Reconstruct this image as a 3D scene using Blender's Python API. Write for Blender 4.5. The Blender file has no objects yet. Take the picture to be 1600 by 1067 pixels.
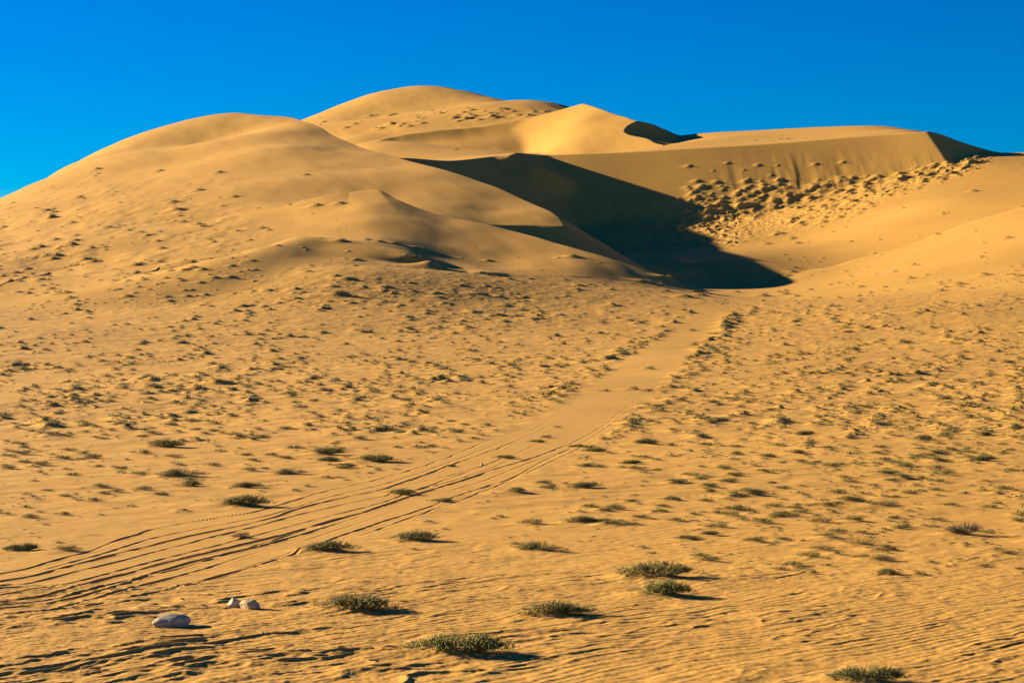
import bpy, math, random, os
import numpy as np

Q = float(os.environ.get("TERRAIN_Q", "1.0"))      # grid density
F, EYE, HZ = 3111.0, 4.6, 540.0
rng = np.random.default_rng(11)
random.seed(11)
SUN_AZ, SUN_EL = 28.0, 16.0

scene = bpy.context.scene

# ----------------------------------------------------------------- surveying
def P(u, v, Y):
    return ((u - 800.0) / F * Y, Y, EYE + (HZ - v) / F * Y)

def rbf_fit(pts, lam=0.0):
    p = np.array(pts, float)
    xy = p[:, :2] / 100.0
    z = p[:, 2]
    n = len(z)
    d2 = ((xy[:, None] - xy[None]) ** 2).sum(-1)
    K = 0.5 * d2 * np.log(d2 + 1e-12)
    K += lam * np.eye(n)
    A = np.zeros((n + 3, n + 3))
    A[:n, :n] = K
    A[:n, n] = 1
    A[:n, n + 1:] = xy
    A[n, :n] = 1
    A[n + 1:, :n] = xy.T
    b = np.concatenate([z, np.zeros(3)])
    w = np.linalg.solve(A, b)
    return xy, w

GX = np.arange(-420, 421, 3.0)
GY = np.arange(0, 1501, 3.0)
_gx, _gy = np.meshgrid(GX, GY)

def surf(pts, lam=0.0):
    xy, w = rbf_fit(pts, lam)
    q = np.stack([_gx.ravel(), _gy.ravel()], 1) / 100.0
    out = np.empty(len(q))
    n = len(xy)
    for s in range(0, len(q), 20000):
        c = q[s:s + 20000]
        d2 = ((c[:, None] - xy[None]) ** 2).sum(-1)
        out[s:s + 20000] = (0.5 * d2 * np.log(d2 + 1e-12)) @ w[:n] + w[n] + c @ w[n + 1:]
    return out.reshape(_gx.shape)

def cubic(G, x, y):
    fx = np.clip((x - GX[0]) / 3.0, 1, len(GX) - 3.001)
    fy = np.clip((y - GY[0]) / 3.0, 1, len(GY) - 3.001)
    ix = fx.astype(np.int32); iy = fy.astype(np.int32)
    tx = (fx - ix).astype(np.float32); ty = (fy - iy).astype(np.float32)
    G = G.astype(np.float32)
    def ws(t):
        return (-.5*t + t*t - .5*t**3, 1 - 2.5*t*t + 1.5*t**3, .5*t + 2*t*t - 1.5*t**3, -.5*t*t + .5*t**3)
    wx, wy = ws(tx), ws(ty)
    r = 0
    for j in range(4):
        a = 0
        for i in range(4):
            a = a + wx[i] * G[iy + j - 1, ix + i - 1]
        r = r + wy[j] * a
    return r

def slip(brink, slope=0.6, dists=(-30, -8, 8, 25, 60)):
    """points of a slip face falling from a brink; brink items are (u, v, Y, facing)"""
    out = []
    for it in brink:
        u, v, Y, ph = it[:4]
        s = it[4] if len(it) > 4 else slope
        x, y, z = P(u, v, Y)
        dx, dy = math.sin(math.radians(ph)), -math.cos(math.radians(ph))
        out.append((x, y, z))
        for d in dists:
            out.append((x + dx * d, y + dy * d, z - s * d))
    return out

def smax(a, b, k):
    h = np.clip(0.5 + 0.5 * (a - b) / k, 0, 1)
    return b + (a - b) * h + k * h * (1 - h)

def smin(a, b, k):
    return -smax(-a, -b, k)

def pp(lst):
    return [P(*t) for t in lst]

# plain in front of the dunes
plain = pp([
    (800,1067,27.2),(800,1002,31),(800,838,48),(800,744,70),(800,675,101),(800,612,150),(800,572,200),(800,512,300),(800,470,338),(800,428,381),
    (0,1067,27.2),(0,838,48),(0,744,70),(0,675,100),(0,610,150),(0,568,200),(0,505,290),(0,448,370),(0,405,430),
    (1600,1067,27.2),(1600,838,48),(1600,744,70),(1600,675,100),(1600,612,148),(1600,568,200),(1600,500,300),(1600,430,390),(1600,380,440),(1600,322,500),
    (400,500,295),(400,440,350),(400,402,392),(200,470,345),(200,420,400),
    (1200,570,200),(1200,505,310),(1200,468,400),(1230,441,458),(1060,453,432),(960,441,401),(880,426,388),(1140,455,442),
    (1300,415,480),(1420,382,490),(1500,352,495),(1420,430,420),(1300,450,420),(1420,480,330),
    (560,424,352),(480,428,350),(680,424,362),
    (1750,290,510),(-300,590,180),(-300,440,360),(-300,380,420),(1950,300,480),(1950,470,330),(1950,600,160),(-300,744,70),(1950,744,70)])
plainback = []
for u, v, Y, s in [(-300,380,420,-.25),(0,400,430,-.3),(300,400,420,-.3),(700,424,390,-.1),(880,426,388,.12),(960,441,401,.2),(1060,453,432,.2),(1140,455,442,.2),
                   (1230,441,458,.16),(1300,415,480,.12),(1420,382,490,.1),(1500,352,495,.1),(1600,322,500,.08),(1750,290,510,.05),(1950,270,520,.05)]:
    x, y, z = P(u, v, Y)
    plainback += [(x, y, z), (x, y + 25, z - 25 * s), (x, y + 70, z - 70 * s), (x, y - 40, z + 40 * max(s, .1) + 2), (x, y - 200, z + 20 + 2)]
back = pp([
    (1100,440,462),(1000,430,460),(1060,412,495),(1120,430,468),(1180,408,486),(1210,423,470),(1130,398,548),(1125,380,600),(1080,358,640),(1110,345,660),(1040,345,655),
    (950,400,600),(900,380,640),(800,400,600),(1240,416,480),(1200,400,548),(1200,345,640),(1250,372,600),(1300,388,560),(1300,345,615),(1300,300,665),
    (1400,355,570),(1400,310,625),(1400,282,660),(1500,315,590),(1500,250,670),(1600,300,600),(1600,245,668),(1600,243,730),(1560,240,684),(1700,240,680),(1450,276,655),
    (1950,240,720),(1100,300,720),(1300,262,720),(1480,256,674),(600,400,560),(300,430,600),(0,400,700),(0,350,900),(400,350,900),(800,300,800),(800,260,1100),(1400,270,900),(1600,262,850),
    (1600,270,1000),(0,350,1150),(-300,400,700),(1230,450,500),(1450,395,530),(1600,345,540),(1900,300,540)])

# big lit dune on the left
crest1 = [(480,191,700,140),(515,209,668,130),(560,229,628,120),(600,240,596,118),(650,254,566,115),(700,268,541,112),(750,284,525,110),(800,303,506,108),(850,325,485,98),(874,339,473,86),(882,350,466,70)]
stoss1 = pp([(c[0], c[1], c[2]) for c in crest1] + [
    (0,450,330),(0,400,425),(0,345,530),(0,315,605),(50,289,655),(100,425,395),(100,330,530),(100,261,690),
    (200,425,375),(200,368,440),(200,318,520),(200,269,620),(200,235,700),(200,223,772),(265,211,780),
    (330,395,410),(330,345,470),(330,296,530),(330,246,620),(330,222,703),(330,199,783),(380,180,770),
    (430,181,735),(450,330,470),(450,280,530),(450,230,612),(450,205,665),(450,184,722),
    (520,235,608),(520,285,522),(600,262,560),(600,300,508),(600,325,480),(700,290,514),(700,320,484),(700,346,458),
    (780,312,499),(780,330,482),(780,350,464),(820,330,480),(850,341,471),(830,350,465),(865,348,467),
    (0,335,680),(200,245,860),(330,205,890),(430,208,820),(490,225,780),(100,290,790),
    (-300,450,450),(-300,420,580),(-300,430,700),(600,420,420),(300,440,350)])
slip1 = slip(crest1, .6) + slip([(430,178,745,165),(330,174,800,172),(200,203,780,185),(100,248,700,190),(50,268,668,192),(0,296,640,195),(-300,420,580,195)], .22, (-60,40,90))

lip1 = [(560,350,435,30),(640,343,450,30),(690,339,455,28),(720,342,457,28),(760,345,463,26),(800,348,464,24),(840,351,464,24),(872,353,463,30),(884,352,465,45)]
crest2 = [(250,372,452,180,.2),(350,345,462,175,.2),(450,320,465,165,.25),(520,306,468,150,.35),(575,301,472,135,.55),(590,304,470,125,.6),(612,311,463,120,.6),(650,324,453,120,.6),(700,338,444,120,.6),
          (750,349,437,120,.6),(800,361,430,115,.6),(850,374,419,108,.6),(900,388,409,98,.55),(955,404,401,85,.5)]
stoss2 = pp([(c[0], c[1], c[2]) for c in crest2] + [
    (590,320,450),(590,345,427),(590,372,404),(590,384,388),(520,330,448),(520,365,418),(520,384,392),
    (450,342,447),(450,366,424),(450,390,400),(350,368,435),(350,392,405),(250,392,425),(250,405,400),
    (700,350,434),(700,380,411),(700,402,395),(750,368,422),(750,390,406),(750,412,391),(850,392,406),(850,410,394),(900,402,399),(900,418,388),
    (930,420,388)])
stoss2 += [(-60,340,2),(0,330,6),(60,370,4),(-100,400,16),(-150,420,8)]

crest3 = [(390,394,385,-20,.16),(430,380,392,-20,.17),(465,371,396,-15,.18),(520,374,395,-8,.2),(560,379,392,5,.23),(600,387,386,30,.3),(640,397,379,50,.36),(685,407,372,70,.25)]
top3 = slip(crest3, dists=(10, 24)) + [(P(c[0], c[1], c[2])[0] - 3, c[2] + 25, P(c[0], c[1], c[2])[2] - .12 * 25) for c in crest3] + [(P(c[0], c[1], c[2])[0], c[2] + 60, P(c[0], c[1], c[2])[2] - 10) for c in crest3] + pp([(200,450,380),(300,430,385),(760,440,380)])

# massif: left hill and the long wall
brA = [(640,247,672,42),(700,251,682,42),(740,248,690,42),(780,243,699,40),(802,239,705,40),(820,244,701,58),(838,255,692,75)]
brB = [(780,244,720,-10),(835,243,718,-12),(900,241,714,-14),(1000,237,709,-14),(1100,231,704,-14),(1200,225,700,-14),(1300,217,696,-14),(1400,210,690,-12),(1450,206,686,-10),(1520,204,680,-10)]
brC = [(1440,200,687,14),(1455,206,688,18),(1500,221,700,22),(1550,237,712,25),(1600,252,722,25)]
topM = pp([(b[0], b[1], b[2]) for b in brA[:-2] + brB[1:-1]] + [(1455,206,688),(1500,221,700),(1550,237,712),
    (560,225,810),(560,212,880),(650,229,835),(720,233,825),(760,238,815),(800,238,760),(850,243,760),(900,245,770),(980,240,770),
    (1065,212,800),(1065,223,745),(1200,204,800),(1200,214,745),(1300,200,785),(1300,208,735),(1390,198,755),(1390,204,720),(1425,203,715),
    (1065,235,880),(1200,228,880),(1390,224,840),(1500,245,800),(1600,262,780),(1800,280,780),(500,260,780),(400,330,800),(600,262,690),(900,240,950),(600,235,950)])

br5 = [(560,222,848,25),(592,219,850,20),(650,208,852,14),(700,202,851,9),(750,197,850,5),(830,184,847,1),(880,171,842,-5),(912,162,836,-14),(950,150,830,-14)]
bright5 = pp([(912,162,836),(905,190,807),(900,215,783),(895,238,762),(960,178,805),(978,194,784),(975,203,776),(986,212,765),(1022,224,746),(1000,188,785),(940,240,750),(870,250,756),(800,262,800),(700,262,830),(800,206,842),(780,245,826),(720,262,842),(840,200,832)])
br5b = [(1000,188,785),(982,194,783),(975,203,776),(986,212,765),(1022,224,746)]
l5b = pp(br5b + [(1035,201,796),(1065,212,806),(1052,219,776),(1030,222,758),(1100,228,800),(1075,235,750)]) + [(P(*b)[0] - 12, b[2], P(*b)[2] + 7) for b in br5b]
cr5 = [(880,150,850,140,.4),(912,162,836,135,.5),(960,178,805,135,.5),(982,183,793,138,.5),(1000,188,785,140,.5),(1035,201,796,150,.4),(1065,212,806,150,.4),(1120,235,810,150,.4)]
top5 = pp([(592,219,850),(650,208,852),(700,202,851),(750,197,850),(830,184,847),(880,171,842),(912,162,836),
    (600,240,930),(750,235,930),(830,215,920),(912,200,910),(1000,200,860),(1065,215,830),(500,260,840),(1150,250,860),(1300,300,880),(910,260,1000),(600,280,1000)])
top6 = pp([(400,215,1000),(440,200,1010),(470,188,1025),(500,177,1052),(560,158,1096),(620,142,1135),(680,140,1105),(720,142,1065),(750,148,1030),(775,155,990),(800,161,960),(850,160,942),(890,167,925),(950,190,900),(1050,230,880),
    (470,205,930),(600,214,870),(600,183,970),(700,197,870),(700,167,970),(800,186,870),(850,180,870),
    (620,160,1240),(680,158,1220),(500,205,1150),(750,168,1140),(800,180,1050),(850,185,1020),(1000,240,1000),(300,260,1000),(300,300,900),(1100,300,950),(350,300,1120),(1050,260,1280),(1150,270,1180),(900,200,1290),(700,190,1320)])

S = {k: surf(v, l) for k, v, l in [('plain', plain, 2e-4), ('pback', plainback, 1e-3), ('back', back, 1e-3), ('s1', stoss1, 2e-4), ('l1', slip1, 1e-3),
     ('s2', stoss2, 1e-4), ('l2', slip(crest2), 1e-3), ('t3', top3, 1e-4), ('lip', slip(lip1, .62) + pp([(300,470,330),(300,360,420),(450,400,380)]), 1e-3), ('tM', topM, 2e-4), ('lA', slip(brA), 1e-3), ('lB', slip(brB), 1e-3),
     ('lC', slip(brC), 1e-3), ('l5', slip(br5), 1e-3), ('b5', bright5, 1e-4), ('l5b', l5b, 1e-3), ('l5c', slip(cr5), 1e-3), ('t5', top5, 2e-4), ('t6', top6, 2e-4)]}

# ----------------------------------------------------------------- noise
def _hash(ix, iy, seed):
    h = (ix.astype(np.int64) * 374761393 + iy.astype(np.int64) * 668265263 + seed * 1442695041) & 0xffffffff
    h = ((h ^ (h >> 13)) * 1274126177) & 0xffffffff
    return (((h ^ (h >> 16)) & 0xffff) / 32767.5 - 1.0).astype(np.float32)

def noise(x, y, seed=0):
    ix = np.floor(x); iy = np.floor(y)
    fx = (x - ix).astype(np.float32); fy = (y - iy).astype(np.float32)
    fx = fx * fx * fx * (fx * (fx * 6 - 15) + 10); fy = fy * fy * fy * (fy * (fy * 6 - 15) + 10)
    a = _hash(ix, iy, seed); b = _hash(ix + 1, iy, seed); c = _hash(ix, iy + 1, seed); d = _hash(ix + 1, iy + 1, seed)
    return (a + (b - a) * fx) * (1 - fy) + (c + (d - c) * fx) * fy

def fbm(x, y, n, seed=0, gain=.5):
    r = 0; a = 1.0
    for i in range(n):
        r = r + a * noise(x * 2 ** i + 17.3 * i, y * 2 ** i - 9.1 * i, seed + i)
        a *= gain
    return r

def sstep(a, b, x):
    t = np.clip((x - a) / (b - a), 0, 1)
    return t * t * (3 - 2 * t)

# ----------------------------------------------------------------- the terrain grid
du = 1.35 / Q
uc = np.arange(-230, 1831, du)
g = 8 * 1.12 ** np.arange(1, 42)
uc = np.concatenate([(-230 - np.cumsum(g))[::-1], uc, uc[-1] + np.cumsum(g)])
rows = [1.5, 6, 11, 15, 18, 20.5, 22.5, 23.8]
Yc = 24.5
while Yc < 1290:
    rows.append(Yc)
    Yc += min(Yc * Yc * (0.36 if Yc < 40 else (.55 if Yc < 50 else .85)) / (F * 4.4), .48 if Yc < 400 else (.42 if Yc < 740 else .9)) / Q
while Yc < 6000:
    rows.append(Yc); Yc *= 1.08
Yr = np.array(rows)
U, Y = np.meshgrid(uc, Yr)
NR, NC = U.shape
X = (U - 800) / F * Y
print("grid", NR, NC)
XE = (np.clip(U, -380, 1980) - 800) / F * np.clip(Y, 20, 1350)
YE = np.clip(Y, 20, 1350)
c = {k: cubic(v, XE, YE) for k, v in S.items()}
gnd = smin(c['plain'], c['pback'], 1.0)
gnd = smax(gnd, c['back'], 2.5)
d1 = smin(smin(c['s1'], c['l1'], .25), np.where(U > 540, c['lip'], 999), .25)
d2 = smin(c['s2'], c['l2'], .2)
_xp, _yp, _ = P(592, 300, 471)
_dx = X - _xp - np.where(Y < _yp, (_yp - Y) * .2, -(_yp - Y) * .1)
_dy = np.where(Y < _yp, (_yp - Y) / 34, (Y - _yp) / 7)
d2 = d2 + 1.25 * np.maximum(0, 1 - np.sqrt(_dx ** 2 + .15) / (7 + 5 * np.clip(_dy, 0, 1))) * np.clip(1 - _dy, 0, 1) ** 1.3
d3 = c['t3']
dM = smin(c['tM'], smax(c['lA'], smin(c['lB'], c['lC'], .8), 1.0), .35)
d5 = smin(smin(smin(c['t5'], smax(c['l5'], c['b5'], 1.5), .4), c['l5c'], .3), c['l5b'], .4)
d6 = c['t6']
far_ok = YE > 300
Z = gnd.copy()
ident = np.zeros(Z.shape, np.int8)
for k, (d, kk, y0) in enumerate([(d3, 1.2, 345), (d2, 1.6, 375), (d1, 2.0, 395), (dM, 2.0, 600), (d5, 1.0, 740), (d6, 1.5, 860)], 1):
    d = d - .0012 * np.clip(y0 - YE, 0, 400) ** 2 - .01 * np.clip(y0 - YE, 0, 400)
    if k == 5: d = d - .6 * np.clip(728 - YE, 0, 200)
    ident[d > Z] = k
    Z = np.where(d > Z - 30, smax(d, Z, kk), Z)
del c, gnd, d1, d2, d3, dM, d5, d6
Z *= np.where(Y > 1300, np.exp(-((Y - 1300) / 500.0) ** 2), 1.0)
V = HZ - (Z - EYE) / Y * F

lerp = np.interp
# --- broad shape noise on the flats
flat = sstep(460, 400, YE)
onplain = (ident == 0)
Z += flat * (.16 * fbm(X / 22, Y / 30, 3, 5)) * sstep(30, 120, YE)
# small shadowed hollow by the low front dune
def dent(u, v, Yd, rx, ry, a):
    global Z
    x, y, _ = P(u, v, Yd)
    Z += a * np.exp(-((X - x) / rx) ** 2 - ((Y - y) / ry) ** 2)
dent(650, 404, 376, 7, 4.0, -.7)
dent(600, 412, 366, 7, 3.5, -.2)
dent(1060, 400, 512, 9.0, 11.0, 2.6)
# wind-worn texture of the dune flanks
fl = (ident == 3) | (ident == 5) | (ident == 6) | (ident == 2)
Z += np.where(fl, .22 * fbm(X / 16 + Y / 60, Y / 34, 3, 31), 0)
# shrubby left flank: lumps
lf = sstep(430, 360, U) * sstep(250, 330, V) * sstep(300, 400, Y)
Z += lf * .2 * np.maximum(fbm(X / 6, Y / 11, 3, 40), 0)
# gullies and slumped rubble of the long wall
wall = (ident == 4) & (Y < 730)
flute = fbm(X / 5.5, (Y + X * .25) / 40, 3, 50)
Z += np.where(wall, -.34 * (np.sqrt(flute ** 2 + .02) - .14) * sstep(1080, 1200, U) * sstep(225, 290, V), 0)
rb = lerp(U, [980,1060,1130,1200,1250,1320,1400,1450,1500,1545,1570], [400,345,335,322,320,308,280,264,250,240,237])
wid = lerp(U, [980,1060,1130,1200,1320,1400,1450,1500,1545,1570], [30,34,50,52,36,28,28,30,20,8])
rub = np.exp(-((V - rb - wid * .42) / (wid * .5)) ** 2) * (Y > 560) * (Y < 735) * sstep(1000, 1130, U) * sstep(1585, 1540, U)
rn = fbm(X / 1.5, Y / 2.6, 4, 60, .65)
lump = fbm(X / 9 + 3, Y / 14, 2, 66)
rr = 1 - np.abs(fbm(X / 2.6 + .4 * rn, (Y + X * .4) / 5.5, 3, 62, .6))
Z += rub * (.17 * rr * sstep(-.5, .6, rn) + .2 * np.maximum(fbm(X / 10 + 3, Y / 17, 4, 66, .6) - .1, 0) + .07 * noise(X / .8, Y / 1.6, 67))
# dim textured floor left of it, in the shadow
shf = (Y > 590) & (Y < 700) & (U > 940) & (U < 1150) & (V > 330)
Z += np.where(shf, .25 * fbm(X / 2.5, Y / 3.5, 3, 70), 0)

# ----------------------------------------------------------------- looking up ground under a picture point
V = HZ - (Z - EYE) / Y * F
def hit(u, v):
    j = int(np.clip(np.searchsorted(uc, u), 0, NC - 1))
    col = V[:, j]
    ok = np.nonzero(col[8:] <= v)[0]
    if len(ok) == 0: return None
    i = ok[0] + 8
    if i == 8: return None
    a, b = col[i - 1], col[i]
    t = 0 if a == b else (a - v) / (a - b)
    y = Yr[i - 1] + np.clip(t, 0, 1) * (Yr[i] - Yr[i - 1])
    return (u - 800) / F * y, y, i, j

def line_x(pts):
    """a picture line on the flat ground as x(Y)"""
    w = []
    for (u, v) in pts:
        h = hit(u, v)
        if h: w.append((h[1], h[0]))
    w.sort()
    w = np.array(w)
    ys = np.geomspace(w[0, 0], w[-1, 0], 400)
    xs = np.interp(ys, w[:, 0], w[:, 1])
    k = np.hanning(15); k /= k.sum()
    xs2 = np.convolve(np.pad(xs, 7, mode='reflect', reflect_type='odd'), k, 'valid')
    return ys, xs2

RUTS = [
 ([(-150,925),(0,896),(50,888),(100,872),(150,860),(190,842),(240,827),(325,811),(400,800),(450,785),(505,769),(580,752),(650,732),(687,720),(725,705),(765,687),(800,676),(850,657),(900,636),(940,616)], .8),
 ([(-150,932),(0,908),(50,900),(100,887),(150,874),(200,862),(250,849),(300,837),(350,827),(400,816),(432,807),(462,797),(500,786),(550,775),(600,764),(640,751),(682,736),(720,722),(770,704),(820,684),(880,655)], 1.0),
 ([(-150,940),(0,918),(50,911),(112,894),(175,879),(225,867),(275,854),(312,845),(350,835),(400,823),(450,810),(482,801),(560,783),(640,768),(700,754),(760,735),(820,710)], .7),
 ([(-150,965),(0,942),(62,931),(125,917),(175,902),(212,893),(240,883),(300,869),(350,857),(400,846),(450,834),(500,820),(540,808),(575,799),(612,786),(640,777),(687,762),(725,750),(762,737),(800,726),(850,710),(900,690),(950,662),(990,628),(1020,600)], 1.15),
 ([(-150,975),(0,951),(75,942),(150,925),(200,911),(250,893),(300,878),(350,866),(400,854),(425,848),(475,834),(525,819),(565,806),(610,795)], .9),
 ([(-150,985),(0,960),(75,951),(125,941),(200,921),(275,901),(325,888),(400,864),(440,852)], .8),
 ([(212,932),(262,922),(300,915),(337,902),(400,885),(432,874),(457,868),(512,846),(537,836),(575,823),(605,812),(637,803),(670,792),(700,779),(750,763),(800,748),(837,727),(875,709),(905,695),(960,660),(1000,625),(1050,580)], .65),
 ([(260,893),(330,870),(400,850)], .3),
 ([(470,846),(560,818),(640,790)], .35),
 ([(560,766),(640,757),(700,744),(760,726),(830,697)], .5),
 ([(700,768),(760,750),(830,722),(900,700),(950,668),(1000,632),(1030,595)], .5),
 ([(-150,955),(0,930),(90,917),(180,893),(260,872),(340,852),(420,832),(500,810),(600,785),(700,748),(800,712),(880,678),(930,645),(980,600),(1030,545),(1070,505)], .55),
 ([(-150,969),(0,947),(90,934),(180,912),(280,889),(380,858),(480,828),(580,797)], .5),
 ([(60,893),(160,866),(240,840),(330,822),(420,806),(520,775),(600,757),(690,727),(760,700),(840,668),(900,630),(950,592),(1000,548),(1050,508)], .55),
 ([(560,838),(650,806),(740,774),(830,737),(920,694),(980,655),(1040,598),(1090,545),(1120,505)], .5),
 ([(0,966),(120,949),(240,926),(340,902),(450,866),(540,838)], .45),
]
wob = fbm(np.zeros_like(Yr) + 3.3, Yr / 2.2, 3, 80)
EDGE_L = line_x([(-300,915),(0,884),(60,874),(170,842),(240,822),(400,795),(505,765),(617,742),(687,718),(765,684),(850,652),(905,615),(950,585),(1000,550),(1050,515),(1085,488)])
EDGE_R = line_x([(-300,1000),(0,968),(125,946),(262,926),(400,890),(512,850),(605,816),(700,784),(800,752),(905,700),(960,665),(1005,625),(1050,582),(1090,545),(1125,510),(1142,487)])
eL = np.interp(Y, *EDGE_L); eR = np.interp(Y, *EDGE_R)
intrack = sstep(-.6, .5, X - eL) * sstep(-.6, .5, eR - X) * sstep(EDGE_L[0][-1] + 30, EDGE_L[0][-1] - 10, Y) * (Y > EDGE_L[0][0])
ymax = 0
rutZ = np.zeros_like(Z)
for k, (pts, s) in enumerate(RUTS):
    ys, xs = line_x(pts)
    m = (Yr > ys[0]) & (Yr < ys[-1])
    xr = np.interp(Yr, ys, xs) + .05 * np.roll(wob, 37 * k)
    sl = np.gradient(xr, Yr); cosa = 1 / np.sqrt(1 + sl * sl)
    fade = np.clip((ys[-1] - Yr) / (0.15 * ys[-1]), 0, 1) * np.clip((Yr - ys[0] + .01) / 1.0, 0, 1)
    for i in np.nonzero(m)[0]:
        d = (X[i] - xr[i]) * cosa[i]
        j0, j1 = np.searchsorted(d, (-1.4, 1.4))
        dd = d[j0:j1]
        wv = .055 + .014 * noise(np.array([Yr[i] / 1.7]), np.array([k * 1.0]), 3)[0]
        wv *= 1 + max(0, Yr[i] - 60) / 90
        dep = s * .018 * (1 + .35 * wob[(i + 61 * k) % NR] + .3 * noise(np.array([Yr[i] / .45]), np.array([k * 3.0]), 7)[0]) * min(1, 1.1 - .35 * (Yr[i] > 90))
        q = dd / wv
        prof = -dep * 1.15 / (1 + (q * .95) ** 6) + dep * .75 * np.exp(-((dd + wv * 1.75) / (wv * .55)) ** 2) + dep * .5 * np.exp(-((dd - wv * 1.75) / (wv * .55)) ** 2)
        rutZ[i, j0:j1] += prof * fade[i]
bed = .055 * fbm(X / 2.2, Y / 3.2, 3, 125, .55) * sstep(70, 120, Y) * sstep(420, 330, Y) * (1 - .9 * intrack)
bed = np.where(ident == 0, bed, 0)
Z += bed + rutZ * sstep(360, 200, Y) * (.28 + .72 * sstep(115, 55, Y))

# ----------------------------------------------------------------- ripples and scour marks near the camera
near = Y < 130
def at_near(a): return np.where(near, a, 0)
i1 = int(np.searchsorted(Yr, 130))
x, y, uu, vv = X[:i1], Y[:i1], U[:i1], V[:i1]
it = intrack[:i1]
wx = fbm(x / 2.4, y / 2.4, 3, 90); wy = fbm(x / 6.5, y / 6.5, 2, 95)
th = math.radians(44)
ph = (-math.sin(th) * x + math.cos(th) * y)
al = (math.cos(th) * x + math.sin(th) * y)
w3 = noise(al / .8, ph / .5, 93) + .6 * noise(al / .35, ph / .25, 94)
def ripple(lam, warp, seed, sk=.35):
    p = 2 * math.pi * (ph / lam + warp * wx + 1.5 * wy + .28 * w3)
    return np.sin(p + sk * np.sin(p)) * (0.62 + .38 * noise(ph / (lam * 3), al / (lam * 7), seed))
scour = np.clip(lerp(uu, [-200, 0, 350, 700, 900, 1600], [1, 1, .95, .75, .3, .25]) * sstep(43, 30, y) + .35 * sstep(700, 400, uu) * sstep(90, 40, y) * .8 , 0, 1)
scour = np.maximum(scour, .45 * sstep(60, 36, y))
calm = .6 + .4 * noise(x / 3.1, y / 4.2, 97)
rfade = sstep(75, 40, y)
R = .0098 * ripple(.40, .35, 91) * calm * rfade * (1 - .55 * scour)
R += .006 * ripple(.21, .5, 92) * rfade * sstep(45, 33, y)
# scour: elongated lumps with steep lee edges, crests running the ripple way
sx = al / 1.25 + .5 * wx; sy = ph / .52 + .8 * wx
rid = 1.1 - np.sqrt(fbm(sx, sy, 3, 101, .45) ** 2 + .012) * 1.5
big = fbm(al / 3.4, ph / 1.5, 2, 111)
R += scour * sstep(-.35, .5, big) * .055 * np.clip(rid, 0, 1) ** 2 * sstep(100, 55, y)
R += .045 * scour * np.maximum(big, 0) + .02 * fbm(x / .9, y / 1.3, 3, 117) * (.3 + scour) * sstep(110, 70, y)
R += .03 * sstep(45, 60, y) * fbm(al / 1.6, ph / 1.1, 3, 119)
R += .0065 * fbm(x / .22, y / .3, 3, 121, .6) * sstep(60, 40, y) * (.6 + .8 * scour)
R *= 1 - .86 * it
Z[:i1] += R * .85
V = HZ - (Z - EYE) / Y * F
vis0 = np.maximum.accumulate(-V[8:], 0)     # for visibility of points

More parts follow.
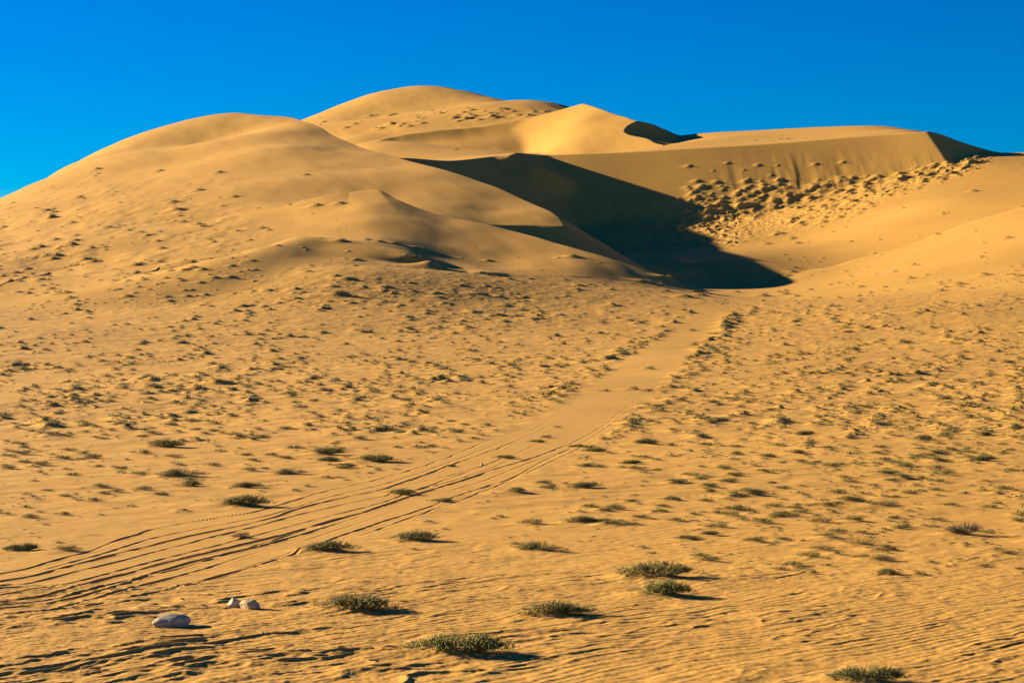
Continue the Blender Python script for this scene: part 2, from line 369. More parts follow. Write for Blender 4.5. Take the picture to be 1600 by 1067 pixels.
# ----------------------------------------------------------------- where the plants grow
# (u, v of the base, width in picture px, look)   looks: g green, o olive, y yellowish, t twiggy
PLANTS = [
 (718,1022,120,'g',"large leafy green shrub lowest in the middle of the sandy foreground"),
 (1360,1066,100,'y',"yellow-green shrub cut by the bottom edge of the picture at right"),
 (858,964,96,'o',"long flat olive shrub just above and right of the lowest leafy shrub"),
 (556,955,98,'o',"long flat olive shrub right of the white and tan stones"),
 (1028,904,92,'o',"upper of the two dense shrubs growing one above the other in the rippled sand"),
 (1036,931,84,'g',"lower of the two dense shrubs growing one above the other in the rippled sand"),
 (511,863,74,'o',"olive shrub beside a small pale pebble below the tyre tracks"),
 (651,846,66,'o',"olive shrub with long shadow, second below the right edge of the tyre tracks"),
 (844,861,58,'o',"lone olive shrub in the centre of the smooth foreground sand"),
 (1506,836,56,'t',"bushy dark twiggy shrub with long shadow near the right edge"),
 (1346,851,42,'y',"pale upright grassy tuft leaning right with a long thin shadow"),
 (1382,899,38,'o',"small flat shrub alone below the pale upright tuft at right"),
 (905,818,48,'o',"flat shrub with a straggling pale left end, above the lone central shrub"),
 (1109,836,28,'o',"small round shrub, right one of a pair in the middle right sand"),
 (1073,843,30,'o',"small shrub with pale left tail, left one of a pair in the middle right sand"),
 (32,861,46,'y',"yellowish shrub at the left edge just above the tyre tracks"),
 (378,841,30,'t',"dark dry twiggy tuft growing between the tyre ruts"),
 (380,792,72,'o',"big sprawling shrub touching the upper edge of the tyre tracks"),
 (689,785,32,'g',"dark round shrub right beside the bend of the deepest rut"),
 (629,774,42,'o',"low shrub growing in the middle of the tyre tracks"),
 (282,745,58,'o',"broad dark shrub with long shadow left of the tracks, biggest of its area"),
 (292,760,36,'o',"small shrub directly under the broad dark shrub at left"),
 (378,762,38,'o',"shrub above the big sprawling shrub by the tracks"),
 (585,723,56,'o',"broad dense dark shrub with a long shadow reaching the upper rut"),
 (541,731,24,'g',"small round shrub just left below the broad dense dark shrub"),
 (508,711,46,'o',"double shrub with ragged top left of the broad dense dark shrub"),
 (512,721,34,'o',"lower half of the ragged double shrub left of the tracks"),
 (258,700,56,'o',"long low dark shrub like a bar on the left plain"),
 (453,741,42,'o',"low wide shrub between the sprawling shrub and the small round one"),
 (802,769,34,'o',"flat dark shrub on open sand right of the tracks"),
 (905,763,42,'o',"shrub trailing a pale line of leaves to its left, right of the tracks"),
 (923,758,22,'o',"small shrub touching the right end of the trailing shrub"),
 (788,717,30,'o',"tuft standing in the centre of the tracks where they narrow"),
 (838,691,22,'g',"small dark tuft inside the tracks, higher up"),
 (703,729,18,'g',"tiny dark tuft inside the tracks near the upper rut"),
 (1009,694,38,'o',"broad shrub at the lower rim of the dense speckled field right of the tracks"),
 (901,700,24,'g',"small dark shrub at the right edge of the track, left of a pair"),
 (931,707,34,'o',"wider olive shrub at the right edge of the track, right of a pair"),
 (985,725,30,'g',"dark domed shrub on a little mound right of the tracks"),
 (924,730,34,'o',"shrub on a sand mound below the pair at the right track edge"),
 (1539,720,38,'y',"long yellowish low shrub near the right edge, halfway up the plain"),
 (1440,688,36,'o',"long black-looking shrub lying slantwise in the right field"),
 (1537,681,26,'o',"dark shrub above the long yellowish one near the right edge"),
 (1258,680,30,'o',"dark bar-shaped shrub at the lower rim of the right field"),
]
MORE = [(70,617,16),(114,627,20),(172,628,20),(228,625,26),(310,626,20),(45,666,18),(102,682,24),(133,667,30),(174,661,20),(220,683,22),(292,661,28),(266,665,26),(305,672,20),(332,675,22),
 (159,686,20),(28,695,24),(36,700,24),(33,710,32),(105,704,26),(98,718,26),(145,717,34),(62,727,30),(150,730,20),(188,733,24),(12,733,30),(112,744,26),(218,709,30),(270,715,28),
 (52,752,16),(73,767,18),(100,776,22),(178,769,26),(248,774,26),(383,712,22),(405,685,28),(445,671,26),(485,673,20),(458,702,32),(528,704,28),(540,662,20),(572,671,22),(562,687,28),
 (625,677,24),(672,677,22),(675,699,26),(714,676,26),(740,686,18),(703,659,18),(727,665,18),(412,733,18),(578,740,14),(522,694,16),(620,700,16),(655,692,14),
 (1080,743,28),(1050,756,26),(1148,744,30),(1138,754,34),(1151,711,26),(1148,699,26),(985,784,24),(920,793,28),(946,799,28),(1035,792,26),(1030,800,24),(1025,735,18),(1105,765,20),
 (1250,710,24),(1250,721,20),(1276,723,18),(1312,727,24),(1345,725,20),(1408,682,18),(1468,694,18),(1567,695,18),(1436,714,20),(1472,722,24),(1460,733,30),(1499,710,14),(1383,740,18),(1408,743,22),
 (1326,753,18),(1364,759,20),(1222,764,28),(1505,772,20),(1558,787,18),(1400,777,18),(1307,787,20),(1246,789,16),(1224,807,20),(1575,866,28),(1538,886,24),(1592,889,18),(1290,884,16),(1205,755,16),
 (625,614,22),(634,626,22),(460,630,20),(490,627,18),(857,617,26),(862,608,20),(944,612,18),(1210,640,18),(1340,638,20),(1487,609,20),(1352,638,24),(1475,625,22),(1320,586,24),(1416,537,24),(1592,630,18),
 (852,622,18),(1010,612,22),(1390,600,20),(400,628,24),(388,634,20),(240,626,14),(870,668,14),(853,684,20),(1128,698,16)]
plants = [(u, v, w, k, l) for (u, v, w, k, l) in PLANTS] + [(u, v, w, 'ogo'[i % 3], None) for i, (u, v, w) in enumerate(MORE)]

TU = np.array([0,200,400,600,800,1000,1200,1400,1600.])
TV = np.array([190,250,300,340,380,420,460,500,550,600,650,700,750,800,870,1067.])
TD = np.array([
 [0,0,0,.0,0,0,0,0,0],
 [0,.0,0,0,0,0,0,0,.1],
 [.2,.4,.05,0,0,0,0,.0,.15],
 [.5,.6,.25,0,0,0,.1,.1,.1],
 [.8,.6,.25,0,0,0,.3,.1,.3],
 [.9,.7,.35,.1,.1,0,.2,.3,.8],
 [.6,.5,.5,.6,.7,.4,.6,.9,1.0],
 [.5,.4,.8,.9,1,.5,1.1,1.5,1.7],
 [.8,.9,1.1,1.1,1.2,.5,1.9,2,2],
 [2.3,2.2,2,1.8,1.6,1.2,2,1.9,1.9],
 [1.3,1.1,1.1,1.1,.8,1.8,1.9,1.8,1.8],
 [.35,.3,.3,.35,.2,.45,1.0,1.2,1.2],
 [.25,.2,.15,.2,.15,.35,.7,.8,.7],
 [.15,.1,.06,.06,.06,.25,.6,.6,.5],
 [.03,.03,.03,.03,.03,.06,.15,.2,.15],
 [.0,.0,.02,.02,.0,.0,.0,.0,.0]])
def dens(u, v):
    fu = np.clip(np.interp(u, TU, np.arange(len(TU))), 0, len(TU) - 1.001); fv = np.interp(v, TV, np.arange(len(TV)) * 1.0)
    fv = min(fv, len(TV) - 1.001)
    i, j = int(fv), int(fu); a, b = fv - i, fu - j
    return TD[i, j]*(1-a)*(1-b) + TD[i+1, j]*a*(1-b) + TD[i, j+1]*(1-a)*b + TD[i+1, j+1]*a*b
tufts = []     # x, Y, width m, row, col
NT = 95000
cu = rng.uniform(-600, 2200, NT); cv = rng.uniform(235, 900, NT); cr = rng.uniform(0, 2.6, NT); cs = rng.uniform(0, 1, NT)
cl = noise(cu / 38, cv / 16, 200) + .6 * noise(cu / 14, cv / 6, 201)
for u, v, r, s, q in zip(cu, cv, cr, cs, cl):
    if r > dens(u, v) * (.92 + 1.15 * q) * (.85 if u > 1000 else 1): continue
    h = hit(u, v)
    if h is None: continue
    xx, yy, i, j = h
    if yy > 1000 or ident[i, j] in (5,): continue
    e0, e1 = np.interp(yy, *EDGE_L), np.interp(yy, *EDGE_R)
    tr = yy < EDGE_L[0][-1] + 8 and e0 - .5 < xx < e1 + .3
    if tr and s < .985: continue
    w = (.15 + .6 * s ** 4.5) * (1 + min(yy, 420) / 420)
    if v < 420: w *= 1.0 + (s > .93) * .4
    w *= np.interp(yy, [50, 70, 110, 170], [.7, .72, .82, 1])
    tufts.append((xx, yy, w, i, j))
for _ in range(150):
    v = rng.uniform(488, 700); side = rng.random() < .65
    yy = np.interp(rng.random() ** .7, [0, 1], [95, 330])
    xx = (np.interp(yy, *EDGE_R) + abs(rng.normal()) * 1.3 + .3) if side else (np.interp(yy, *EDGE_L) - abs(rng.normal()) * 1.5 - .4)
    tufts.append((xx, yy, rng.uniform(.35, .95) * (.6 + yy / 330), int(np.clip(np.searchsorted(Yr, yy), 0, NR - 1)), int(np.clip(np.searchsorted(uc, 800 + xx / yy * F), 0, NC - 1))))
# rubble shrubs on the wall foot, far dune face, basin
def scatter(n, f, wlo, whi):
    k = 0; t = 0
    while k < n and t < n * 30:
        t += 1
        u, v = f()
        h = hit(u, v)
        if h is None: continue
        tufts.append((h[0], h[1], rng.uniform(wlo, whi), h[2], h[3])); k += 1
def f_rub():
    u = rng.uniform(1060, 1540)
    return u, np.interp(u, [1060,1130,1200,1320,1400,1500,1545],[330,325,318,312,288,262,240]) + rng.normal(0, 1) * np.interp(u, [1060,1200,1400,1545], [24,26,10,6])
scatter(520, f_rub, .7, 2.0)
scatter(70, lambda: (lambda u: (u, rng.uniform(np.interp(u,[500,700,880],[185,168,172]), np.interp(u,[500,600,700,880],[200,212,192,178]))))(rng.uniform(500, 860)), 1.0, 2.6)
scatter(70, lambda: (rng.uniform(940, 1130), rng.uniform(335, 390)), .6, 1.4)
for t in [(1195,290,4),(1316,279,4),(1175,306,2.2),(1250,306,2.6),(1180,220,2.2),(1220,218,2.5),(1232,218,2.5),(822,302,2.4),(885,313,2),(905,336,2.4),(917,340,2.4),(713,234,3),(840,234,2.5),(842,240,2),
          (975,386,4),(985,396,5),(1010,400,3.5),(1035,422,5),(1050,428,4.5),(1075,425,4),(1045,436,4),(1010,442,3.6),(1075,465,4.2),(1100,463,4),(1195,463,4),(1228,460,3),(1245,463,2.4),(535,377,3.4),(575,375,2.2),
          (595,378,2.4),(620,381,2.4),(640,406,5),(655,388,2.4),(560,407,3),(556,416,2),(545,436,3),(530,462,4.5),(765,408,2.2),(250,268,4),(313,298,4),(368,308,3.4),(284,328,3),(87,332,3),(410,357,3),(288,347,2.4),
          (90,400,4),(85,405,3),(105,458,3),(250,411,3.4),(1465,367,3),(1540,430,3.5),(1500,445,3.5),(1470,455,3),(1345,449,2.6),(1070,486,2.6),(1145,490,2.4),(1135,500,2.8),(1130,512,2.6),(1110,525,2.4),(1085,540,2.4),(1140,495,2.6),(1133,506,2.4)]:
    h = hit(t[0], t[1])
    if h: tufts.append((h[0], h[1], t[2] * .55, h[2], h[3]))
print("tufts", len(tufts))

# sand mounds under every plant (piled on the windward, left side)
def mound(xx, yy, rx, ry, a, lee=0):
    i0, i1_ = np.searchsorted(Yr, (yy - 2.6 * ry, yy + 2.6 * ry))
    ua, ub = 800 + (xx - 3 * rx) / yy * F, 800 + (xx + 3 * rx) / yy * F
    j0, j1_ = np.searchsorted(uc, (ua, ub))
    if i1_ <= i0 or j1_ <= j0: return
    xs = X[i0:i1_, j0:j1_] - xx; ys = Y[i0:i1_, j0:j1_] - yy
    Z[i0:i1_, j0:j1_] += a * np.exp(-(xs / np.where(xs > 0, rx * .8, rx * 1.25)) ** 2 - (ys / ry) ** 2)
ppos = []
for (u, v, w, k, l) in plants:
    h = hit(u, v)
    xx, yy, i, j = h
    W = w / F * yy
    ppos.append((xx, yy + W * .2, W, k, l, u, v))
    mound(xx - W * .12, yy + W * .2, W * .46, W * .42, W * .085)
    mound(xx - W * .45, yy + W * .15, W * .28, W * .26, W * .04)
for (xx, yy, w, i, j) in tufts:
    mound(xx - w * .15, yy, w * .75, w * .7, w * (.2 if yy > 90 else .1))
    if yy > 150: mound(xx - w * .8, yy, w * 1.1, w * .6, w * .05)

def gz(xx, yy):
    u = 800 + xx / yy * F
    fj = np.interp(u, uc, np.arange(NC)); fi = np.interp(yy, Yr, np.arange(NR))
    j, i = min(int(fj), NC - 2), min(int(fi), NR - 2); a, b = fi - i, fj - j
    return float(Z[i, j]*(1-a)*(1-b) + Z[i+1, j]*a*(1-b) + Z[i, j+1]*(1-a)*b + Z[i+1, j+1]*a*b)

# ----------------------------------------------------------------- materials
def mat(name, build):
    m = bpy.data.materials.new(name); m.use_nodes = True
    nt = m.node_tree; b = nt.nodes["Principled BSDF"]
    build(nt, b)
    return m
def N(nt, t, **kw):
    n = nt.nodes.new(t)
    for k, v in kw.items():
        if k in n.inputs: n.inputs[k].default_value = v
        else: setattr(n, k, v)
    return n
SAND = (0.55, 0.308, 0.066)
def sand_build(nt, b):
    L = nt.links.new
    tc = N(nt, "ShaderNodeTexCoord")
    n1 = N(nt, "ShaderNodeTexNoise", Scale=.035, Detail=6.0, Roughness=.6)
    n2 = N(nt, "ShaderNodeTexNoise", Scale=2.2, Detail=8.0, Roughness=.7)
    n3 = N(nt, "ShaderNodeTexNoise", Scale=38.0, Detail=4.0, Roughness=.8)
    for n in (n1, n2, n3): L(tc.outputs["Object"], n.inputs["Vector"])
    r1 = N(nt, "ShaderNodeValToRGB")
    r1.color_ramp.elements[0].position = .3; r1.color_ramp.elements[1].position = .7
    r1.color_ramp.elements[0].color = (SAND[0]*.9, SAND[1]*.87, SAND[2]*.88, 1)
    r1.color_ramp.elements[1].color = (SAND[0]*1.06, SAND[1]*1.06, SAND[2]*1.02, 1)
    L(n1.outputs["Fac"], r1.inputs["Fac"])
    r2 = N(nt, "ShaderNodeValToRGB")
    r2.color_ramp.elements[0].position = .3; r2.color_ramp.elements[1].position = .72
    r2.color_ramp.elements[0].color = (.84, .82, .84, 1); r2.color_ramp.elements[1].color = (1.08, 1.08, 1.06, 1)
    L(n2.outputs["Fac"], r2.inputs["Fac"])
    r3 = N(nt, "ShaderNodeValToRGB")
    r3.color_ramp.elements[0].position = .28; r3.color_ramp.elements[1].position = .75
    r3.color_ramp.elements[0].color = (.78, .76, .76, 1); r3.color_ramp.elements[1].color = (1.15, 1.16, 1.18, 1)
    L(n3.outputs["Fac"], r3.inputs["Fac"])
    m1 = N(nt, "ShaderNodeMix", data_type='RGBA', blend_type='MULTIPLY'); m1.inputs[0].default_value = 1
    m2 = N(nt, "ShaderNodeMix", data_type='RGBA', blend_type='MULTIPLY'); m2.inputs[0].default_value = 1
    L(r1.outputs[0], m1.inputs[6]); L(r2.outputs[0], m1.inputs[7])
    L(m1.outputs[2], m2.inputs[6]); L(r3.outputs[0], m2.inputs[7])
    L(m2.outputs[2], b.inputs["Base Color"])
    b.inputs["Roughness"].default_value = .95
    b.inputs["Specular IOR Level"].default_value = .1
    nb = N(nt, "ShaderNodeTexNoise", Scale=9.0, Detail=7.0, Roughness=.72)
    mp = N(nt, "ShaderNodeMapping"); mp.inputs["Rotation"].default_value = (0, 0, math.radians(-44)); mp.inputs["Scale"].default_value = (.35, 1.0, .6)
    L(tc.outputs["Object"], mp.inputs["Vector"]); L(mp.outputs[0], nb.inputs["Vector"])
    nc = N(nt, "ShaderNodeTexNoise", Scale=1.1, Detail=5.0, Roughness=.6)
    L(mp.outputs[0], nc.inputs["Vector"])
    bq = N(nt, "ShaderNodeBump", Strength=.35, Distance=.12); L(nc.outputs["Fac"], bq.inputs["Height"])
    bp = N(nt, "ShaderNodeBump", Strength=.55, Distance=.022); L(bq.outputs[0], bp.inputs["Normal"])
    L(nb.outputs["Fac"], bp.inputs["Height"])
    L(bp.outputs[0], b.inputs["Normal"])
sand = mat("sand", sand_build)

def leaf_mat(name, c0, c1):
    def f(nt, b):
        L = nt.links.new
        gm = N(nt, "ShaderNodeNewGeometry")
        r = N(nt, "ShaderNodeValToRGB")
        r.color_ramp.elements[0].color = (*c0, 1); r.color_ramp.elements[1].color = (*c1, 1)
        L(gm.outputs["Random Per Island"], r.inputs["Fac"]); L(r.outputs[0], b.inputs["Base Color"])
        b.inputs["Roughness"].default_value = .55
        b.inputs["Specular IOR Level"].default_value = .25
    return mat(name, f)
M_leaf = {'g': leaf_mat("leaf_green", (.06, .07, .012), (.34, .31, .045)),
          'o': leaf_mat("leaf_olive", (.075, .062, .014), (.40, .32, .06)),
          'y': leaf_mat("leaf_yellow", (.09, .095, .015), (.27, .25, .05)),
          't': leaf_mat("twig_dark", (.045, .035, .02), (.14, .11, .05))}
M_stem = leaf_mat("woody_stem", (.08, .05, .03), (.2, .14, .08))
def stone_build(col, var):
    def f(nt, b):
        L = nt.links.new
        tc = N(nt, "ShaderNodeTexCoord")
        n = N(nt, "ShaderNodeTexNoise", Scale=11.0, Detail=8.0, Roughness=.7); L(tc.outputs["Object"], n.inputs["Vector"])
        r = N(nt, "ShaderNodeValToRGB"); r.color_ramp.elements[0].position = .36; r.color_ramp.elements[1].position = .6
        r.color_ramp.elements[0].color = (*[a * var for a in col], 1); r.color_ramp.elements[1].color = (*col, 1)
        L(n.outputs["Fac"], r.inputs["Fac"]); L(r.outputs[0], b.inputs["Base Color"])
        b.inputs["Roughness"].default_value = .85
        bp = N(nt, "ShaderNodeBump", Strength=.6, Distance=.02); L(n.outputs["Fac"], bp.inputs["Height"]); L(bp.outputs[0], b.inputs["Normal"])
    return f
M_grey = mat("pale_grey_stone", stone_build((.43, .385, .28), .5))
M_white = mat("white_stone", stone_build((.45, .41, .31), .65))
M_tan = mat("tan_stone", stone_build((.5, .37, .19), .7))

# ----------------------------------------------------------------- terrain meshes
def grid_mesh(name, idx_faces, co, nrm):
    """idx_faces (n,4) into co"""
    used, inv = np.unique(idx_faces.ravel(), return_inverse=True)
    f = inv.reshape(-1, 4).astype(np.int32)
    me = bpy.data.meshes.new(name)
    me.vertices.add(len(used)); me.vertices.foreach_set("co", co[used].astype(np.float32).ravel())
    n = len(f)
    me.loops.add(n * 4); me.loops.foreach_set("vertex_index", f.ravel())
    me.polygons.add(n); me.polygons.foreach_set("loop_start", np.arange(0, n * 4, 4, dtype=np.int32))
    me.update(calc_edges=True)
    me.shade_smooth()
    if nrm is not None:
        a = me.attributes.new("custom_normal", 'FLOAT_VECTOR', 'POINT')
        a.data.foreach_set("vector", nrm[used].astype(np.float32).ravel())
    me.materials.append(sand)
    o = bpy.data.objects.new(name, me); scene.collection.objects.link(o)
    return o
co = np.stack([X, Y, Z], -1)
dr = np.gradient(co, axis=0); dc = np.gradient(co, axis=1)
nrm = np.cross(dc, dr); nrm /= np.linalg.norm(nrm, axis=-1, keepdims=True)
co = co.reshape(-1, 3); nrm = nrm.reshape(-1, 3)
idx = np.arange(NR * NC).reshape(NR, NC)
faces = np.stack([idx[:-1, :-1], idx[:-1, 1:], idx[1:, 1:], idx[1:, :-1]], -1)
fid = ident[:-1, :-1].copy().astype(np.int8)
fid[(Y[:-1, :-1] > 590) & (fid == 0) & (Y[:-1, :-1] < 740) & (U[:-1, :-1] > 1560)] = 0
tr = intrack[:-1, :-1] > .5
fid[tr] = 9
names = {0: ("sand_plain", "sandy desert plain dotted with shrubs in front of the dunes"),
         1: ("sand_dune", "small low dune with a dark hollow at the foot of the middle dunes"),
         2: ("sand_dune", "lower middle dune with a small pointed peak in front of the big left dune"),
         3: ("sand_dune", "big smooth bright dune rising at the left"),
         4: ("sand_dune", "long dune wall with slumped rubble foot at the right, half in shadow"),
         5: ("sand_dune", "star dune with a pointed peak and a crescent shadow in the back centre"),
         6: ("sand_dune", "farthest and highest rounded dune on the skyline"),
         9: ("sand_track", "sandy vehicle track with tyre ruts running up to the dunes")}
for k in (0, 1, 2, 3, 4, 5, 6, 9):
    m = fid == k
    if not m.any(): continue
    o = grid_mesh(names[k][0], faces[m], co, nrm)
    o["kind"] = "structure"; o["label"] = names[k][1]
del faces, dr, dc

# ----------------------------------------------------------------- plants
def mesh_from(name, vs, fs, m):
    me = bpy.data.meshes.new(name)
    vs = np.asarray(vs, np.float32).reshape(-1, 3); fs = np.asarray(fs, np.int32)
    k = fs.shape[1]; n = len(fs)
    me.vertices.add(len(vs)); me.vertices.foreach_set("co", vs.ravel())
    me.loops.add(n * k); me.loops.foreach_set("vertex_index", fs.ravel())
    me.polygons.add(n); me.polygons.foreach_set("loop_start", np.arange(0, n * k, k, dtype=np.int32))
    me.update(calc_edges=True)
    me.materials.append(m)
    return me
def beads(cen, axis, ln, wd):
    """small plump leaves: stretched octahedra at cen along axis"""
    n = len(cen)
    a = axis / np.linalg.norm(axis, axis=1, keepdims=True)
    t = np.cross(a, rng.normal(size=(n, 3))); t /= np.linalg.norm(t, axis=1, keepdims=True) + 1e-9
    b = np.cross(a, t)
    ln = ln[:, None]; wd = wd[:, None]
    vs = np.stack([cen - a * ln * .5, cen + t * wd, cen + b * wd * .6, cen - t * wd, cen - b * wd * .6, cen + a * ln * .5], 1)
    base = (np.arange(n) * 6)[:, None, None]
    f = np.array([[0,2,1],[0,3,2],[0,4,3],[0,1,4],[5,1,2],[5,2,3],[5,3,4],[5,4,1]])
    return vs.reshape(-1, 3), (base + f[None]).reshape(-1, 3)
def shrub_meshes(seed, nst, leafn, kind, flat=1.0):
    """unit shrub 1 m wide, about .16-.3 m tall: branching stems with plump leaves"""
    r = np.random.default_rng(seed)
    cen, ax, ln, wd = [], [], [], []
    sv, sf = [], []
    nl = r.integers(5, 9)
    lob = [(r.uniform(-.42, .42), r.uniform(-.2, .2), r.uniform(.12, .2), r.uniform(.75, 1.1)) for _ in range(nl)]
    for s in range(nst):
        lx, ly, lr, lh = lob[r.integers(nl)]
        bx, by = lx + r.normal() * lr, ly + r.normal() * lr * .7
        edge = min(1, math.hypot(bx / .56, by / .36))
        h = (.165 * (1 - edge ** 2 * .8) * lh * (1 + .55 * min(bx, .3)) + .02) * r.uniform(.6, 1.15) * flat
        if kind == 't': h *= 1.5
        if kind == 'y' and flat > 1: h *= 1.3
        dirx, diry = bx * .9 + r.normal() * .12, by * .9 + r.normal() * .12
        if flat > 1: dirx += .25
        top = np.array([bx + dirx * h * 1.5, by + diry * h * 1.5, h])
        b0 = np.array([bx * .85, by * .85, -.004])
        mid = (b0 + top) / 2 + np.array([0, 0, .02])
        k0 = len(sv)
        wv = .0035
        for p, w in ((np.array([.0, .0, -.045]), wv * 1.6), (b0, wv), (top, wv * .4)):
            sv += [p + np.array([w, 0, 0]), p + np.array([-w * .5, w * .87, 0]), p + np.array([-w * .5, -w * .87, 0])]
        for q in (0, 3):
            for e in range(3):
                e2 = (e + 1) % 3
                sf.append([k0 + q + e, k0 + q + e2, k0 + q + 3 + e2, k0 + q + 3 + e])
        for l in range(leafn):
            t = r.uniform(.3, 1.05) if kind != 't' else r.uniform(.5, 1.05)
            p = b0 + (top - b0) * t + r.normal(size=3) * np.array([.016, .016, .01])
            cen.append(p); ax.append(np.array([r.normal(), r.normal(), abs(r.normal()) * .9 + (.4 if kind == 't' or flat > 1 else .05)]))
            if kind == 't' or flat > 1: ln.append(r.uniform(.025, .06)); wd.append(r.uniform(.002, .005))
            else: ln.append(r.uniform(.02, .034)); wd.append(r.uniform(.007, .0115))
    # fringe of prostrate shoots, more to the windward left
    for s in range(int(nst * .35)):
        a = r.uniform(0, 2 * math.pi); rr = r.uniform(.85, 1.25)
        px, py = math.cos(a) * .5 * rr - .08, math.sin(a) * .27 * rr
        for l in range(max(2, leafn // 2)):
            cen.append(np.array([px + r.normal() * .02, py + r.normal() * .02, r.uniform(-.005, .03)])); ax.append(np.array([r.normal(), r.normal(), .5]))
            ln.append(r.uniform(.016, .03)); wd.append(r.uniform(.004, .008))
    v, f = beads(np.array(cen), np.array(ax), np.array(ln), np.array(wd))
    return mesh_from("foliage", v, f, M_leaf[kind]), mesh_from("stems", sv, sf, M_stem)
hi = {}
for k in 'goyt':
    hi[k] = [shrub_meshes(100 + 7 * i + ord(k), 300 if k != 't' else 230, 11 if k != 't' else 7, k) for i in range({'g': 4, 'o': 7, 'y': 2, 't': 2}[k])]
tall = shrub_meshes(555, 120, 7, 'y', 1.9)
lo = {k: [shrub_meshes(300 + 5 * i + ord(k), 120, 9, k) for i in range(5)] for k in 'go'}
for k in lo:                                   # leaves of the far, small shrubs a little coarser
    pass
def join_mesh(pair, name):
    f, s = pair
    me = bpy.data.meshes.new(name)
    import bmesh
    bm = bmesh.new(); bm.from_mesh(f)
    n = len(bm.faces); bm.from_mesh(s)
    bm.faces.ensure_lookup_table()
    for fc in list(bm.faces)[n:]: fc.material_index = 1
    bm.to_mesh(me); bm.free()
    me.materials.append(f.materials[0]); me.materials.append(s.materials[0])
    return me
lo1 = {k: [join_mesh(p, "shrub") for p in lo[k]] for k in lo}
GROUP = "shrubs dotted over the sandy plain"
def zone_label(u, v):
    side = "left of the tyre tracks" if u < np.interp(v, [480,600,720,800,900], [1080,950,720,420,0]) else "right of the tyre tracks"
    if v > 740: return "small low shrub on the open lower plain " + side
    if v > 690: return "small dark shrub in the loose rows on the middle plain " + side
    if v > 640: return "small dark shrub on the speckled middle plain " + side
    return "tiny dark shrub far up the plain below the dunes, " + side
cnt = {'g': 0, 'o': 0, 'y': 0, 't': 0}
n_ind = 0
def place(o, xx, yy, W, flip):
    flip = False
    o.location = (xx, yy, gz(xx, yy) - W * .012)
    s = W * 1.0
    o.scale = (s, s * random.uniform(.85, 1.1), s * random.uniform(.88, 1.12))
    o.rotation_euler = (0, 0, random.uniform(-.35, .35) + (math.pi if flip else 0))
for n, (xx, yy, W, k, l, u, v) in enumerate(ppos):
    flip = random.random() < .4
    if l:
        pair = hi[k][cnt[k] % len(hi[k])]; cnt[k] += 1
        if "upright grassy" in l: pair = tall; flip = False
        e = bpy.data.objects.new("shrub", None); scene.collection.objects.link(e); e.empty_display_size = .2
        place(e, xx, yy, W, flip)
        e["label"] = l; e["category"] = "shrub"; e["group"] = GROUP
        for me, nm in zip(pair, ("foliage", "stems")):
            ch = bpy.data.objects.new(nm, me); scene.collection.objects.link(ch); ch.parent = e
    else:
        me = random.choice(lo1[k if k in lo1 else 'o'])
        o = bpy.data.objects.new("shrub", me); scene.collection.objects.link(o)
        place(o, xx, yy, W, flip)
        o["label"] = zone_label(u, v); o["category"] = "shrub"; o["group"] = GROUP
    n_ind += 1
# the largest-looking tufts inside the frame complete the 300 single shrubs
tufts.sort(key=lambda t: -(t[2] / t[1]))
rest = []
for (xx, yy, w, i, j) in tufts:
    u = 800 + xx / yy * F
    if n_ind < 300 and 8 < u < 1592 and yy < 700:
        v = HZ - (Z[i, j] - EYE) / yy * F
        o = bpy.data.objects.new("shrub", random.choice(lo1[random.choice('go')])); scene.collection.objects.link(o)
        place(o, xx, yy, w * 1.1, random.random() < .5)
        if v < 470: lab = "dark shrub clump on the slopes and feet of the dunes"
        else: lab = zone_label(u, v)
        o["label"] = lab; o["category"] = "shrub"; o["group"] = GROUP
        n_ind += 1
    else: rest.append((xx, yy, w))
# the rest: one mass of tiny tufts
C_, A_, L_, W_ = [], [], [], []
for (xx, yy, w) in rest:
    n = 46 if yy < 120 else (36 if yy < 300 else 24)
    z = gz(xx, yy)
    q = rng.normal(size=(n, 3)) * np.array([.24, .2, 0]) * w
    zz = z + w * .15 * rng.uniform(-.15, 1, n) * np.exp(-(q[:, 0] / (w * .4)) ** 2)
    C_.append(np.stack([xx + q[:, 0], yy + q[:, 1], zz], 1))
    A_.append(np.stack([rng.normal(size=n) * 1.5, rng.normal(size=n), np.abs(rng.normal(size=n)) * .6 + .1], 1))
    L_.append(rng.uniform(.09, .18, n) * w); W_.append(rng.uniform(.03, .055, n) * w)
v, f = beads(np.concatenate(C_), np.concatenate(A_), np.concatenate(L_), np.concatenate(W_))
o = bpy.data.objects.new("shrub_cover", mesh_from("shrub_cover", v, f, M_leaf['o'])); scene.collection.objects.link(o)
o["kind"] = "stuff"; o["label"] = "countless tiny desert tufts speckling the plain and dune feet"; o["category"] = "shrubs"

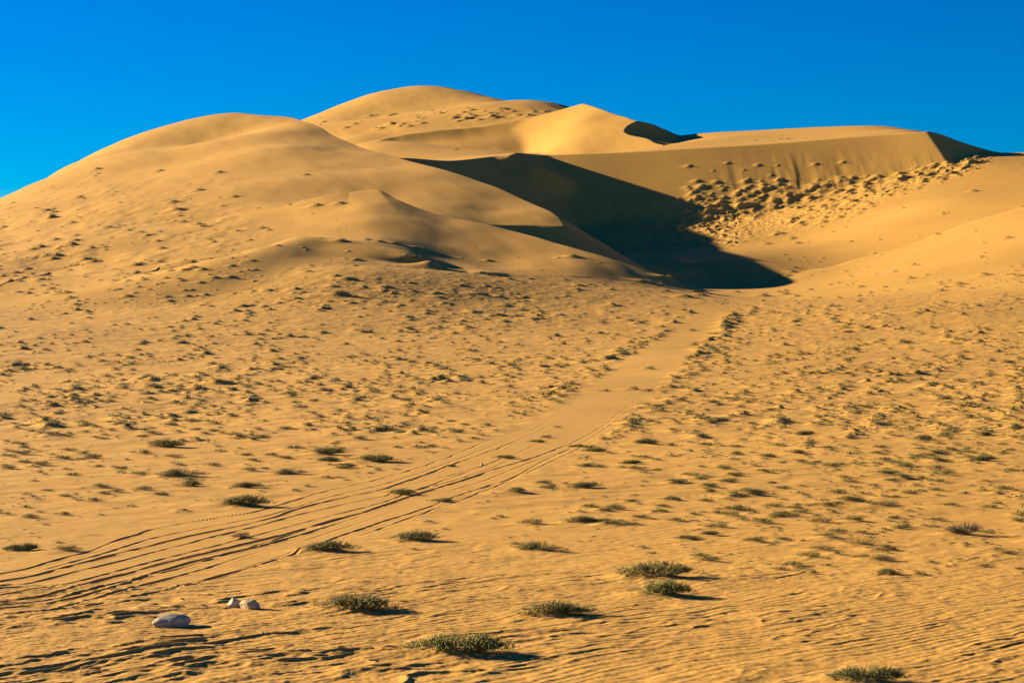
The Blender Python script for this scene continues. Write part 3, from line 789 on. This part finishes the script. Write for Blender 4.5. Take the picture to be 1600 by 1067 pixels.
# ----------------------------------------------------------------- stones
def stone(name, u, v, wpx, asp, hgt, seed, m, label, rz=0, sink=.25, group=None, cut=.0):
    import bmesh
    h = hit(u, v); xx, yy = h[0], h[1]
    W = wpx / F * yy
    bm = bmesh.new(); bmesh.ops.create_icosphere(bm, subdivisions=4, radius=1)
    r = np.random.default_rng(seed)
    dirs = r.normal(size=(9, 3)); dirs /= np.linalg.norm(dirs, axis=1, keepdims=True); ds = r.uniform(.62, .92, 9)
    off = r.uniform(0, 50, 3)
    from mathutils import noise as mn, Vector
    for vt in bm.verts:
        p = np.array(vt.co)
        for d, s in zip(dirs, ds):                     # worn flat facets
            e = p @ d - s
            if e > 0: p = p - d * e * .8
        q = Vector(p * 2.1 + off)
        p = p * (1 + .10 * mn.noise(q) + .035 * mn.noise(q * 3.3))
        vt.co = (p[0] * W / 2, p[1] * W / 2 * asp, p[2] * hgt * W * .62)
    me = bpy.data.meshes.new(name); bm.to_mesh(me); bm.free(); me.shade_smooth(); me.materials.append(m)
    o = bpy.data.objects.new(name, me); scene.collection.objects.link(o)
    yy += W * asp * .4
    o.location = (xx, yy, gz(xx, yy) + hgt * W * (.5 - sink)); o.rotation_euler = (0, 0, rz)
    o["label"] = label; o["category"] = "stone"
    if group: o["group"] = group
    return o
stone("stone", 266, 979, 62, .75, .34, 21, M_grey, "long pale grey stone lying half buried at the lower left", .45, .25)
stone("stone", 366, 949, 22, .9, .75, 8, M_white, "round white stone leaning against the tan stone below the tracks", .3, .25)
stone("stone", 389, 951, 34, .8, .5, 12, M_tan, "tan stone just right of the round white stone", -.3, .25)
stone("stone", 476, 861, 8, .9, .8, 15, M_white, "small white pebble at the left end of the olive shrub below the tracks", 0, .2)
stone("stone", 703, 728.5, 4, .9, .8, 16, M_white, "tiny white pebble lying inside the tracks beside a dark tuft", 0, .2) if False else None
stone("stone", 753, 727, 5, .9, .7, 16, M_white, "tiny white pebble lying on the smooth sand inside the tracks", 0, .2)
stone("stone", 1312, 1062, 9, .9, .7, 18, M_white, "small white pebble left of the yellow-green shrub at the bottom edge", 0, .2)
stone("stone", 410, 991, 5, .9, .7, 19, M_white, "small pale pebble right of the long grey stone", 0, .2)
# grit
cen = []
for _ in range(420):
    u = rng.uniform(-100, 1700) if rng.random() < .35 else rng.uniform(-100, 600)
    v = rng.uniform(880, 1066) if rng.random() < .7 else rng.uniform(700, 1066)
    h = hit(u, v)
    if h: cen.append((h[0], h[1], gz(h[0], h[1]) + .004))
cen = np.array(cen); n = len(cen)
v, f = beads(cen, rng.normal(size=(n, 3)) * np.array([1, 1, .3]), rng.uniform(.012, .04, n), rng.uniform(.006, .013, n))
o = bpy.data.objects.new("grit", mesh_from("grit", v, f, M_white)); scene.collection.objects.link(o)
o["kind"] = "stuff"; o["label"] = "fine pale grit scattered over the foreground sand"; o["category"] = "grit"

# ----------------------------------------------------------------- light, sky, camera
w = bpy.data.worlds.new("World"); scene.world = w; w.use_nodes = True
nt = w.node_tree; bg = nt.nodes["Background"]
sky = nt.nodes.new("ShaderNodeTexSky"); sky.sky_type = 'NISHITA'; sky.sun_disc = False
sky.sun_elevation = math.radians(SUN_EL); sky.sun_rotation = math.radians(-(90 - SUN_AZ))
sky.altitude = 500; sky.air_density = 1.0; sky.dust_density = .1; sky.ozone_density = 4.0
hs = nt.nodes.new("ShaderNodeHueSaturation"); hs.inputs["Saturation"].default_value = 2.0; hs.inputs["Value"].default_value = .6; hs.inputs["Hue"].default_value = .52
gm = nt.nodes.new('ShaderNodeGamma'); gm.inputs[1].default_value = 1.15
nt.links.new(sky.outputs[0], gm.inputs[0]); nt.links.new(gm.outputs[0], hs.inputs["Color"]); nt.links.new(hs.outputs[0], bg.inputs["Color"])
bg.inputs["Strength"].default_value = .05
sl = bpy.data.lights.new("Sun", 'SUN'); sl.energy = 5.0; sl.angle = math.radians(.5); sl.color = (1, .82, .52)
so = bpy.data.objects.new("Sun", sl); scene.collection.objects.link(so)
from mathutils import Vector
a, e = math.radians(SUN_AZ), math.radians(SUN_EL)
S_ = Vector((-math.cos(a) * math.cos(e), math.sin(a) * math.cos(e), math.sin(e)))
so.rotation_euler = S_.to_track_quat('Z', 'Y').to_euler()
so.location = (-60, 60, 60)
cam = bpy.data.cameras.new("Camera"); cam.sensor_width = 36; cam.lens = 36 * F / 1600; cam.clip_end = 20000; cam.clip_start = .5
cob = bpy.data.objects.new("Camera", cam); scene.collection.objects.link(cob)
cob.location = (0, 0, EYE); cob.rotation_euler = (math.radians(90) + math.atan((HZ - 533.5) / F), 0, 0)
scene.camera = cob
scene.view_settings.view_transform = 'Standard'; scene.view_settings.look = 'None'
scene.view_settings.exposure = 1.7; scene.view_settings.gamma = 1
scene.render.engine = 'CYCLES'
scene.cycles.max_bounces = 6; scene.cycles.diffuse_bounces = 4
